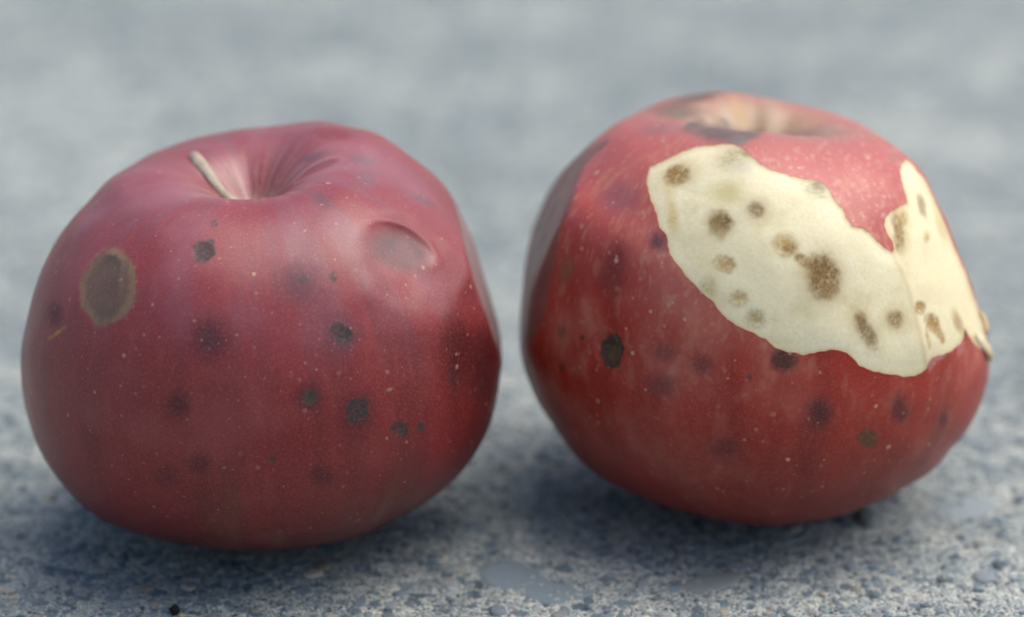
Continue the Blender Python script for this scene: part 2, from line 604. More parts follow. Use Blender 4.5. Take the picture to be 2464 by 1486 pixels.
LEFT_OUT = [(649,303),(598,309),(535,319),(445,339),(374,364),(321,393),(278,417),(228,467),(185,510),(153,549),(128,589),(107,628),(89,674),(75,717),
 (62,769),(53,800),(48,861),(49.5,927),(63,998),(83,1058),(111,1114),(147,1164),(192,1215),(237,1250),(293,1278),(354,1296),(430,1311),(505,1321),
 (581,1326),(649,1325),(674,1322),(775,1313),(841,1301),(901,1278),(952,1253),(1002,1228),(1053,1195),(1103,1149),(1144,1094),(1174,1038),(1194,977),
 (1204,912),(1209,851),(1207,795),(1197,760),(1183,720),(1165,660),(1143,589),(1115,524),(1086,467),(1058,432),(1019,398),(983,371),(947,346),(908,321),
 (869,307),(826,298),(783,291),(741,288),(698,294)]
RIGHT_OUT = [(1256,718),(1263,634),(1277,562),(1299,498),(1320,459),(1352,416),(1391,370),(1434,334),(1480,298),(1534,268),(1587,245),(1641,230),(1694,222),
 (1730,219),(1783,222),(1811,227),(1863,238),(1883,244),(1947,257),(2011,274),(2054,290),(2096,313),(2139,341),(2178,370),(2207,398),(2232,430),(2250,470),
 (2268,512),(2289,562),(2310,612),(2328,651),(2351,718),(2356,732),(2372,780),(2382,822),(2386,859),(2382,896),(2369,949),(2350,996),(2324,1044),
 (2287,1086),(2245,1134),(2192,1171),(2128,1203),(2065,1229),(1996,1250),(1917,1261),(1811,1265),(1794,1261),(1689,1242),(1609,1224),(1541,1197),
 (1477,1171),(1425,1137),(1382,1097),(1345,1044),(1308,996),(1277,933),(1255,870),(1248,796),(1253,727)]

# ---- skin and flesh materials
def skin_material(name, len_scale, len_size, len_col, rough, coat, fleck):
    k = NT(name)
    co = k.co()
    pg = k.n("ShaderNodeAttribute", attribute_name="pigment")
    sk = k.n("ShaderNodeAttribute", attribute_name="streak_co")
    mk = k.n("ShaderNodeAttribute", attribute_name="blemish")
    mpn = k.n("ShaderNodeVectorMath", operation='MULTIPLY')
    mpn.inputs[1].default_value = (1, 1, 2.2)
    k.l(sk.outputs["Vector"], mpn.inputs[0])
    st = k.noise(mpn.outputs[0], 26.0, 4, .65)
    fine = k.noise(co, 2600.0, 3, .6)
    col = k.mix(k.math('MULTIPLY', k.math('SUBTRACT', fine, .47), .7, clamp=True), pg.outputs["Color"], (.55, .22, .16))
    # pale streaks along the meridians
    f = k.math('MULTIPLY', k.math('MULTIPLY', k.math('SUBTRACT', st, .54), 3.0, clamp=True), fleck)
    f = k.math('MULTIPLY', f, k.math('SUBTRACT', 1.0, mk.outputs["Fac"], clamp=True))
    col = k.mix(f, col, (.46, .20, .12))
    # lenticels
    vo = k.n("ShaderNodeTexVoronoi", i_Scale=len_scale)
    k.l(co, vo.inputs["Vector"])
    sc = k.n("ShaderNodeSeparateColor"); k.l(vo.outputs["Color"], sc.inputs[0])
    size = k.math('MULTIPLY', k.math('POWER', sc.outputs[0], 1.6), len_size)
    dot = k.math('MULTIPLY', k.math('SUBTRACT', size, vo.outputs["Distance"]), 22.0, clamp=True)
    dot = k.math('MULTIPLY', dot, k.math('MULTIPLY', k.math('POWER', sc.outputs[1], 1.3), .85))
    col = k.mix(dot, col, len_col)
    vo = k.n("ShaderNodeTexVoronoi", i_Scale=len_scale * 1.9)
    k.l(co, vo.inputs["Vector"])
    sc = k.n("ShaderNodeSeparateColor"); k.l(vo.outputs["Color"], sc.inputs[0])
    size = k.math('MULTIPLY', k.math('POWER', sc.outputs[0], 1.1), len_size * 1.3)
    dot = k.math('MULTIPLY', k.math('SUBTRACT', size, vo.outputs["Distance"]), 14.0, clamp=True)
    dot = k.math('MULTIPLY', dot, k.math('MULTIPLY', k.math('POWER', sc.outputs[1], 1.6), .6))
    col = k.mix(dot, col, len_col)
    k.l(col, k.b.inputs["Base Color"])
    rn = k.noise(co, 240.0, 3, .6)
    ro = k.math('ADD', rough - .08, k.math('MULTIPLY', rn, .16))
    ro = k.math('ADD', ro, k.math('MULTIPLY', mk.outputs["Fac"], .2))
    k.l(ro, k.b.inputs["Roughness"])
    k.b.inputs["Specular IOR Level"].default_value = .42
    k.b.inputs["Coat Weight"].default_value = coat
    k.b.inputs["Coat Roughness"].default_value = .33
    b1 = k.n("ShaderNodeBump", i_Strength=.12, i_Distance=.0003)
    k.l(k.noise(co, 700.0, 3, .6), b1.inputs["Height"])
    k.l(b1.outputs[0], k.b.inputs["Normal"])
    return k.m

def flesh_material():
    k = NT("apple_flesh")
    co = k.co()
    pg = k.n("ShaderNodeAttribute", attribute_name="pigment")
    fine = k.noise(co, 1800.0, 4, .65)
    col = k.mix(k.math('MULTIPLY', k.math('SUBTRACT', fine, .42), .9, clamp=True), pg.outputs["Color"], (.56, .45, .22))
    k.l(col, k.b.inputs["Base Color"])
    k.b.inputs["Roughness"].default_value = .55
    k.b.inputs["Specular IOR Level"].default_value = .4
    k.b.inputs["Subsurface Weight"].default_value = .35
    k.b.inputs["Subsurface Radius"].default_value = (1.0, .75, .35)
    k.b.inputs["Subsurface Scale"].default_value = .0015
    b1 = k.n("ShaderNodeBump", i_Strength=.2, i_Distance=.0002)
    k.l(k.noise(co, 1300.0, 3, .6), b1.inputs["Height"])
    k.l(b1.outputs[0], k.b.inputs["Normal"])
    return k.m

def lerp(c, col, f):
    return c + (np.asarray(col)[None, :] - c) * f[:, None]

def spot_q(ap, px, py, V, spot, wob=.34):
    x, y, rx, ry, rot = spot[:5]
    c, s_ = math.cos(R(rot)), math.sin(R(rot))
    dx, dy = px - x, py - y
    u, v = (dx * c + dy * s_) / rx, (-dx * s_ + dy * c) / ry
    q = np.sqrt(u * u + v * v)
    m = q < 3
    out = q.copy()
    if m.any():
        wob = wob * min(1.0, 26.0 / max(rx, 14))
        out[m] += wob * noise(V[m] * 900, int(x) % 50) + wob * 1.1 * noise(V[m] * 320, int(y) % 50)
    return out

def build_apple(ap, N, paint_skin, spots, mat_skin, root, flesh=None, mat_flesh=None, flesh_spots=()):
    D, T = cube_sphere(N)
    # finer where the near side is
    D = D + .38 * ap.v
    D /= np.linalg.norm(D, axis=1)[:, None]
    V = ap.surface(D)
    nrm = vnormals(V, T)
    if ((V - ap.c) * nrm).sum(1).mean() < 0:
        T = T[:, ::-1]; nrm = -nrm
    px, py, _ = proj(V)
    A = np.concatenate([V, D, nrm, px[:, None], py[:, None]], 1)
    A_front = ((CAMP - V) * nrm).sum(1)
    labels = np.zeros(len(T), int)
    # --- cut out the peeled patch
    if flesh is not None:
        sd = poly_sd(px, py, flesh['poly'])
        wig = 3.4 * noise(V * 900, 77) + 2.5 * noise(V * 350, 78)
        sd = np.where(A_front > -.002, sd + wig * (np.abs(sd) < 60), -400.0)
        sd = np.clip(sd, -400, 1e9)
        A, T, sd = iso_cut(A, T, sd)
        fl = sd[T].max(1) > 1e-9
        fl &= sd[T].min(1) > -1e-9
    else:
        fl = np.zeros(len(T), bool)
        sd = np.full(len(A), -400.0)
    # --- cut along the outlines of the clear-cut spots so that each becomes a part
    lab = np.where(fl, 1, 0)
    A = np.concatenate([A, sd[:, None]], 1)
    k = 2
    names = {}
    for sp in list(spots) + list(flesh_spots):
        if not sp[7]:
            continue
        on_fl = sp in flesh_spots
        V_ = A[:, :3]
        q = spot_q(ap, A[:, 9], A[:, 10], V_, sp, .26)
        fr = ((CAMP - V_) * A[:, 6:9]).sum(1) > 0
        val = np.where(fr, 1.0 - q, -3.0)
        val = np.where((A[:, 11] > 0) != on_fl, np.where(np.abs(A[:, 11]) < 1e-9, val, np.minimum(val, -.05)), val)
        near = val[T].max(1) > -.6
        Tn, Tf, ln, lf = T[near], T[~near], lab[near], lab[~near]
        # carry triangle labels through the cut
        parts = []
        for L in np.unique(ln):
            A2, T2, v2 = iso_cut(A, Tn[ln == L], np.concatenate([val, np.zeros(len(A) - len(val))]))
            A = A2; val = v2
            ins = v2[T2].min(1) > -1e-9
            ins &= v2[T2].max(1) > 1e-9
            ok = (L == 1) if on_fl else (L == 0)
            parts.append((T2, np.where(ins & ok, k, L)))
        T = np.concatenate([Tf] + [p[0] for p in parts])
        lab = np.concatenate([lf] + [p[1] for p in parts])
        names[k] = (sp[7], on_fl, sp[8] if len(sp) > 8 else None)
        k += 1
    A, T, lab = weld(A, T, lab)
    for L in range(2, k):                              # a spot is one patch: specks cut off beside it go back to the skin or flesh
        idx = np.nonzero(lab == L)[0]
        if len(idx) == 0:
            continue
        used, tv = np.unique(T[idx], return_inverse=True)
        tv = tv.reshape(-1, 3)
        g = np.arange(len(used))
        while True:
            m = g[tv].min(1)
            g2 = g.copy()
            for c in range(3):
                np.minimum.at(g2, tv[:, c], m)
            g2 = g2[g2]
            if (g2 == g).all():
                break
            g = g2
        root_of = g[tv[:, 0]]
        best = np.bincount(root_of).argmax()
        lab[idx[root_of != best]] = 1 if names[L][1] else 0
    V, D, nrm, px, py, sd = A[:, :3].copy(), A[:, 3:6], A[:, 6:9], A[:, 9], A[:, 10], A[:, 11]
    front = ((CAMP - V) * nrm).sum(1) > -.004
    # --- relief of the cut face
    if flesh is not None:
        mm = ap.mm
        f = np.maximum(sd, 0) / mm                 # mm from the edge of the skin
        rd = seg_d(px, py, flesh['ridge']) / mm
        dep = .05 * ss(0, .7, f) + .40 * ss(0, 9, f) - .42 * np.exp(-(rd / 2.4)) * ss(0, 3, f)
        dep += .03 * noise(V * 420, 5) * ss(.3, 2, f)
        V -= nrm * (dep * .001)[:, None]
        # the skin stands a little proud of the cut and curls at its rim
        rim = np.where(sd <= 0, np.exp(sd / mm / .7), 0)
        V += nrm * (.00005 * rim)[:, None]
    for sp in list(spots) + list(flesh_spots):
        dn = (sp[9] * .9 if sp[9:] else 0) or (.07 if sp[7] == 'brown_spot' else 0)
        if dn:
            q = spot_q(ap, px, py, V, sp, .1)
            V -= nrm * (dn * .001 * np.where(front, 1 - ss(.35, 1.05, q), 0))[:, None]
    n2 = vnormals(V, T)
    # --- colours
    ca = D @ ap.axis
    phi = np.arctan2(np.sqrt(np.maximum(0, 1 - ca * ca)), ca)
    lam = np.arctan2(D @ ap.ax2, D @ ap.ax1)
    skc = np.stack([np.cos(lam), np.sin(lam), phi * .16], 1)
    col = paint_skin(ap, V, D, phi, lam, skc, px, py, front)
    blem = np.zeros(len(V))
    def put(col, blem, sp):
        q = spot_q(ap, px, py, V, sp)
        so_ = sp[6][1] * (.6 if sp[7] == 'dark_spot' else 1.0)
        a = np.where(front, (1 - ss(1 - so_, 1 + so_, q)) * sp[6][0], 0)
        if len(sp) > 10 and sp[10]:                 # granular
            g = noise(V * 2000, int(sp[0]) % 40) * .85 + noise(V * 800, int(sp[0]) % 31) * .6
            a = np.clip(a * (1 + 1.1 * g), 0, 1)
        return lerp(col, sp[5], a), np.maximum(blem, a)
    for sp in spots:
        col, blem = put(col, blem, sp)
    if flesh is not None:
        fc = flesh['paint'](ap, V, px, py, sd / ap.mm)
        dummy = np.zeros(len(V))
        for sp in flesh_spots:
            fc, dummy = put(fc, dummy, sp)
        rimc = ss(.22, .03, sd / ap.mm)
        fc = lerp(fc, (.50, .20, .12), rimc * .7)
    out = {}
    for L in np.unique(lab):
        tt = T[lab == L]
        used, inv = np.unique(tt, return_inverse=True)
        is_fl = L == 1 or (L > 1 and names[L][1])
        c = fc if is_fl else col
        at = {"pigment": ('FLOAT_COLOR', np.concatenate([np.clip(c[used], 0, 1), np.ones((len(used), 1))], 1))}
        if not is_fl:
            at["streak_co"] = ('FLOAT_VECTOR', skc[used])
            at["blemish"] = ('FLOAT', blem[used])
        nm = 'skin' if L == 0 else 'flesh' if L == 1 else names[L][0]
        par = root if L < 2 else out[1 if is_fl else 0]
        o = mesh_obj(nm, V[used] - np.array(root.location), inv.reshape(-1, 3), mat_flesh if is_fl else mat_skin, par, at, n2[used])
        if L > 1 and names[L][2]:
            o['label'] = names[L][2]
        out[L] = o
    ap.V, ap.T, ap.n = V, T, n2
    return out

def weld(A, T, lab):
    """join the twins that separate cuts leave on a shared edge"""
    key = np.round(A[:, :3] * 1e8).astype(np.int64)
    _, first, inv = np.unique(key, axis=0, return_index=True, return_inverse=True)
    inv = inv.reshape(-1)
    T = inv[T]
    ok = (T[:, 0] != T[:, 1]) & (T[:, 1] != T[:, 2]) & (T[:, 0] != T[:, 2])
    return A[first], T[ok], lab[ok]

def root_empty(name, loc, label, cat):
    o = bpy.data.objects.new(name, None)
    COL.objects.link(o)
    o.empty_display_size = .01
    o.location = loc
    o['label'] = label; o['category'] = cat
    return o

def tube(path, radii, n=14, squash=1.0):
    path = [np.asarray(p, float) for p in path]
    V, F = [], []
    up = np.array([0, 0, 1.0])
    for i, p in enumerate(path):
        t = unit(path[min(i + 1, len(path) - 1)] - path[max(i - 1, 0)])
        a = np.cross(t, up); a = unit(a) if np.linalg.norm(a) > 1e-3 else np.array([1.0, 0, 0])
        b = np.cross(t, a)
        for k in range(n):
            an = 2 * math.pi * k / n
            V.append(p + (math.cos(an) * a + math.sin(an) * b * squash) * radii[i] * (1 + .08 * math.sin(3 * an + i)))
    m = len(path)
    for i in range(m - 1):
        for k in range(n):
            j = (k + 1) % n
            F += [(i * n + k, i * n + j, (i + 1) * n + j), (i * n + k, (i + 1) * n + j, (i + 1) * n + k)]
    V.append(path[0]); V.append(path[-1])
    for k in range(n):
        j = (k + 1) % n
        F.append((m * n, j, k)); F.append((m * n + 1, (m - 1) * n + k, (m - 1) * n + j))
    return np.array(V), np.array(F)

def stem_material(name, a, b, c):
    k = NT(name)
    co = k.co()
    n1 = k.noise(co, 500.0, 4, .6)
    k.l(k.ramp(n1, [(.3, a), (.5, b), (.7, c)]), k.b.inputs["Base Color"])
    k.b.inputs["Roughness"].default_value = .7
    bp = k.n("ShaderNodeBump", i_Strength=.5, i_Distance=.0003)
    k.l(k.noise(co, 1200.0, 3), bp.inputs["Height"]); k.l(bp.outputs[0], k.b.inputs["Normal"])
    return k.m

# ================= the left apple
SLATE = (.036, .029, .029)
OLIVE = (.045, .040, .028)
DARKRED = (.075, .008, .014)
# dents: x, y on the photograph, far side?, half sizes (rad), rotation, depth (m), sharpness
L_DENTS = [
    (1186, 652, 'flat', (.958, .27, .13), .00003, .10, .94, .2),
    (960, 580, 'flat', (.575, .40, .713), .00012, .2, .972, .0),      # long flat bruise on the far right flank
    (958, 604, False, .165, .095, -.34, .00062, .00021),    # sunken spot in it
    (262, 690, False, .11, .15, .2, .0004, .0001),
    (800, 326, False, .10, .05, 0, .0010, .0002),
    (600, 330, True, .35, .22, 0, .0006, 0),
]
L = Apple(628, 807, 580, -.006, LEFT_OUT, (-.02, .88, .47), (.0400, .0370, 2.35, .14, .58, .225, .27, .016), L_DENTS, 4)

def paint_left(ap, V, D, phi, lam, skc, px, py, front):
    s1 = fbm(skc * 7, 3, 40)
    s2 = noise(skc * 26, 44)
    b = fbm(V * 60, 3, 50)
    c = np.tile(np.array([.22, .018, .019]), (len(V), 1))
    c = lerp(c, (.135, .011, .013), ss(-.2, .6, s1) * .7)
    c = lerp(c, (.29, .050, .050), ss(.05, .6, b) * .6)
    c = lerp(c, (.36, .085, .060), ss(.12, .5, s2) * .14)
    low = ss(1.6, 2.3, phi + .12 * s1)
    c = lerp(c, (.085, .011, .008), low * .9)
    c = lerp(c, (.19, .070, .034), low * ss(.05, .5, s1 + .5 * b) * .55)
    c = lerp(c, (.30, .15, .19), ss(1.55, .75, phi) * (.14 + .30 * ss(-.3, .6, b + .5 * s1)) )       # waxy bloom
    # the well round the stem: grey-green russet in rays
    ray = noise(skc * 26 * np.array([1, 1, .25]), 61) + .5 * noise(skc * 60 * np.array([1, 1, .2]), 62)
    well = ss(.52, .20, phi + .10 * ray)
    c = lerp(c, (.38, .29, .23), well * ss(.0, .35, ray) * .7)
    c = lerp(c, (.33, .30, .24), ss(.20, .06, phi) * .85)
    # dull skin of the bruises, with some sheen and shade painted into the pigment
    c = lerp(c, (.30, .12, .11), np.where(front, np.exp(-(((px - 955) / 85) ** 2 + ((py - 610) / 60) ** 2)), 0) * .7)
    c = lerp(c, (.30, .21, .20), np.where(front, ss(0, 14, px - np.interp(py, [430, 503, 596, 678, 738, 769, 821, 870], [1075, 1092, 1111, 1133, 1154, 1168, 1182, 1215])) * ss(430, 500, py) * ss(880, 800, py), 0) * .75)  # brown-grey bruise, greyed further to paint in the grazing reflection on the flank
    c = lerp(c, (.085, .010, .012), np.where(front, np.exp(-(((px - 1100) / 44) ** 2 + ((py - 850) / 140) ** 2)), 0) * .9)  # dark maroon bruise, spread and deepened to paint the shade between the apples
    c = lerp(c, (.06, .010, .014), np.where(front, np.exp(-(((px - 1160) / 36) ** 2 + ((py - 900) / 100) ** 2)), 0) * .85)  # darker part of that bruise and painted shade, nearer the edge
    return c

# spots: x, y, rx, ry, rot, colour, (strength, softness), part name or None, part label, dent mm, granular
L_SPOTS = [
    (262, 692, 66, 92, 12, (.20, .125, .07), (.95, .10), None, None, 0, 0),
    (259, 690, 53, 76, 12, (.105, .070, .052), (.95, .16), 'lesion', 'large oval brown rot spot ringed with tan', 0, 0),
    (259, 690, 46, 66, 12, (.15, .085, .055), (.6, .5), None, None, 0, 1),
    (262, 695, 22, 30, 12, (.13, .065, .045), (.6, .6), None, None, 0, 0),
    (488, 607, 29, 27, 0, SLATE, (.92, .35), 'dark_spot', None, .15, 0),
    (504, 586, 13, 10, -30, SLATE, (.8, .5), None, None, 0, 0),
    (515, 537, 10, 10, 0, (.06, .045, .055), (.8, .4), 'dark_spot', None, 0, 0),
    (717, 680, 44, 42, 0, (.085, .020, .035), (.75, .85), None, None, 0, 0),
    (730, 672, 12, 12, 0, SLATE, (.55, .6), None, None, 0, 0),
    (803, 667, 10, 12, 0, SLATE, (.8, .5), None, None, 0, 0),
    (505, 812, 46, 50, 0, DARKRED, (.9, .85), None, None, 0, 0),
    (500, 818, 20, 22, 0, SLATE, (.45, .7), None, None, 0, 0),
    (824, 803, 42, 42, 0, (.10, .030, .045), (.7, .7), None, None, 0, 0),
    (824, 806, 30, 24, 20, SLATE, (.9, .45), 'dark_spot', None, .12, 1),
    (743, 958, 34, 34, 0, DARKRED, (.7, .6), None, None, 0, 0),
    (743, 958, 18, 18, 0, OLIVE, (.95, .35), 'dark_spot', None, .1, 0),
    (863, 992, 40, 46, 20, DARKRED, (.6, .6), None, None, 0, 0),
    (862, 993, 27, 34, 20, SLATE, (.9, .4), 'dark_spot', None, .1, 1),
    (963, 1037, 21, 20, 0, SLATE, (.9, .4), 'dark_spot', None, .1, 1),
    (1013, 1027, 10, 14, 0, SLATE, (.85, .45), 'dark_spot', None, 0, 0),
    (132, 760, 18, 26, 0, DARKRED, (.8, .7), None, None, 0, 0),
    (430, 975, 26, 26, 0, DARKRED, (.8, .8), None, None, 0, 0),
    (480, 1115, 24, 22, 0, DARKRED, (.7, .8), None, None, 0, 0),
    (775, 1145, 24, 22, 0, DARKRED, (.7, .8), None, None, 0, 0),
    (655, 1105, 7, 7, 0, OLIVE, (.9, .5), None, None, 0, 0),
    (400, 1150, 26, 22, 0, DARKRED, (.5, .8), None, None, 0, 0),
    (775, 480, 24, 15, 30, (.10, .05, .07), (.6, .7), None, None, 0, 0),
    (875, 385, 30, 13, 8, (.14, .09, .11), (.75, .7), None, None, 0, 0),
    (880, 430, 25, 20, 20, (.14, .07, .09), (.7, .7), None, None, 0, 0),
    (755, 378, 34, 9, -20, (.10, .06, .08), (.7, .7), None, None, 0, 0),
    (800, 322, 40, 15, 5, (.16, .012, .02), (.7, .6), None, None, 0, 0),
    (1012, 480, 34, 9, 30, (.12, .07, .09), (.7, .7), None, None, 0, 0),
    (957, 604, 72, 42, 22, (.155, .085, .085), (.9, .4), 'sunken_spot', 'greyish sunken patch on the upper shoulder', 0, 0),
    (940, 590, 16, 14, 0, (.12, .09, .09), (.5, .7), None, None, 0, 0),
    (1010, 610, 20, 12, 35, (.10, .05, .06), (.6, .7), None, None, 0, 0),
    (140, 800, 20, 4, -38, (.36, .19, .04), (.8, .5), None, None, 0, 1),
    (122, 812, 7, 3, -38, (.36, .19, .04), (.7, .5), None, None, 0, 0),
    (938, 938, 8, 4, -20, (.30, .17, .12), (.8, .4), None, None, 0, 0),
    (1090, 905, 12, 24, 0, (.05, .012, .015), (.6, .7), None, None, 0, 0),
    (985, 740, 60, 26, -15, (.16, .03, .03), (.5, .7), None, None, 0, 0),
]
left_root = root_empty("apple", (L.c[0], L.c[1], 0.0), 'whole unpeeled dark crimson apple with a ringed brown rot spot and greenish stem', 'apple')
M_skin_l = skin_material("crimson_skin", 400.0, .20, (.46, .23, .16), .38, .10, .07)
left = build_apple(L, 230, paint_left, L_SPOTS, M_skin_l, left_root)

# stem, leaning against the left wall of the well
def surf_dir(ap, px, py):
    """point of an apple's surface seen at a place of the photograph"""
    P = np.stack(proj(ap.V)[:2], 1)
    m = ((CAMP - ap.V) * ap.n).sum(1) > 0
    d = (P[:, 0] - px) ** 2 + (P[:, 1] - py) ** 2 + np.where(m, 0, 1e9)
    i = np.argpartition(d, 12)[:12]
    near = i[np.argmin(np.linalg.norm(ap.V[i] - CAMP, axis=1))]
    return ap.V[near].copy(), ap.n[near].copy()
M_stem = stem_material("woody_stem", (.24, .20, .16), (.36, .30, .235), (.44, .38, .27))
path = []
for (x, y, lift) in ((466, 374, .0002), (479, 390, .0002), (493, 408, .0002), (507, 427, .0002), (520, 445, .0002), (532, 461, .0001), (545, 472, .0000)):
    p, n = surf_dir(L, x, y)
    path.append(p + n * lift)
bottom = L.c + L.axis * (L.radius(L.axis[None, :])[0] - .001)
path.append(path[-1] * .5 + bottom * .5)
path.append(bottom)
for _ in range(2):
    path = [path[0]] + [path[k - 1] * .25 + path[k] * .5 + path[k + 1] * .25 for k in range(1, len(path) - 1)] + [path[-1]]
sv_, sf_ = tube(path, [.00095, .00115, .00105, .00098, .00098, .00102, .0011, .0013, .0017], 14, .8)
mesh_obj("stem", sv_ - np.array(left_root.location), sf_, M_stem, left_root)

# ================= the right apple
R_DENTS = [
    (1318, 600, 'flat', (-.93, .30, .17), .0004, -.15, .960, .6),      # long flat bruise on the left flank
    (1476, 849, False, .06, .08, 0, .0004, .00008),
]
Rt = Apple(1818, 741, 571, .006, RIGHT_OUT, (.0, .965, .26), (.0395, .0372, 2.35, .08, .46, .48, .24, .012), R_DENTS, 8)
PEEL = [(1564,402),(1598,386),(1641,366),(1680,353),(1726,347),(1762,348),(1791,359),(1812,378),(1833,398),(1858,411),(1879,414),(1904,425),(1933,430),
 (1961,434),(1979,440),(1997,459),(2007,482),(2029,502),(2036,523),(2050,545),(2075,549),(2093,562),(2114,584),(2136,603),(2146,607),(2150,598),(2145,580),
 (2134,562),(2127,541),(2129,523),(2143,511),(2162,498),(2180,489),(2178,473),(2171,445),(2164,416),(2168,398),(2181,385),(2198,398),(2228,436),(2245,472),(2263,514),
 (2284,563),(2304,612),(2322,653),(2345,718),(2352,738),(2366,782),(2374,822),(2372,842),(2356,840),(2340,826),(2328,806),(2321,792),(2318,810),(2311,829),(2287,847),
 (2266,854),(2245,860),(2234,876),(2228,890),(2202,905),(2171,907),(2134,900),(2099,893),(2070,881),(2052,863),(2039,847),(2007,842),(1980,845),(1959,852),(1933,855),(1896,847),
 (1862,836),(1843,817),(1810,802),(1768,781),(1736,757),(1720,733),(1707,718),(1680,695),(1652,667),(1637,645),(1612,615),(1607,591),(1603,566),(1587,548),
 (1580,516),(1564,480),(1557,445),(1559,420)]

def paint_right(ap, V, D, phi, lam, skc, px, py, front):
    s1 = fbm(skc * 8, 3, 140)
    s2 = noise(skc * np.array([22, 22, 60.]), 144) + .6 * noise(skc * np.array([50, 50, 140.]), 145)
    s3 = noise(skc * np.array([46, 46, 190.]), 148)
    b = fbm(V * 70, 3, 150)
    c = np.tile(np.array([.34, .021, .010]), (len(V), 1))
    c = lerp(c, (.20, .012, .007), ss(-.1, .6, s1) * .6)
    c = lerp(c, (.43, .110, .075), ss(-.10, .55, b + .35 * fbm(V * 18, 2, 155) + .25 * ss(2.1, 1.1, phi)) * .8)
    top = ss(1.45, .62, phi + .10 * s1)
    c = lerp(c, (.46, .125, .115), top * .75)
    c = lerp(c, (.52, .22, .13), ss(.02, .45, s2 + .35 * b) * (.14 + .26 * ss(1.9, 1.0, phi)))
    c = lerp(c, (.60, .32, .20), ss(.22, .5, s3) * (.10 + .38 * top))
    fl = noise(V * 620, 171) + .7 * noise(V * 1300, 172) + .5 * b
    c = lerp(c, (.55, .27, .19), ss(.25, .85, fl) * (.20 + .38 * ss(2.0, 1.0, phi)))
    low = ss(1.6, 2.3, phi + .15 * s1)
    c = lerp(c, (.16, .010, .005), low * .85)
    ray = noise(skc * 12 * np.array([1, 1, .25]), 161)
    well = ss(.50, .28, phi + .10 * ray)
    c = lerp(c, (.36, .145, .115), ss(.70, .42, phi) * .7)
    c = lerp(c, (.36, .265, .165), well * .9)
    c = lerp(c, (.29, .18, .09), well * ss(.15, .5, ray) * .6)
    c = lerp(c, (.42, .35, .20), ss(.22, .08, phi) * .8)
    # pale specks on the shoulder beside the cut
    r2 = np.random.default_rng(31)
    for i in range(420):
        x, y = r2.uniform(1560, 2215), r2.uniform(300, 620)
        rr = r2.uniform(2.5, 6.0) if x > 1800 else r2.uniform(2.0, 4.0)
        m = np.nonzero(front & (np.abs(px - x) < 9) & (np.abs(py - y) < 9))[0]
        if len(m):
            a = np.exp(-(((px[m] - x) ** 2 + (py[m] - y) ** 2) / rr ** 2)) * r2.uniform(.10, .42)
            c[m] = lerp(c[m], (.58, .34, .27), a)
    # dull brown skin of the flank bruise
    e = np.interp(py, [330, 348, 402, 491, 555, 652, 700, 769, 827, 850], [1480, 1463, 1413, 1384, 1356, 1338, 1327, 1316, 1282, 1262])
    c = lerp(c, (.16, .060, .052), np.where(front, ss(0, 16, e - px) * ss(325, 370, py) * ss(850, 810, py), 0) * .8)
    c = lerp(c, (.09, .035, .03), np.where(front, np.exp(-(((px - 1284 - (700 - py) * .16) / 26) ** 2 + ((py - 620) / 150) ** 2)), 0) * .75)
    return c

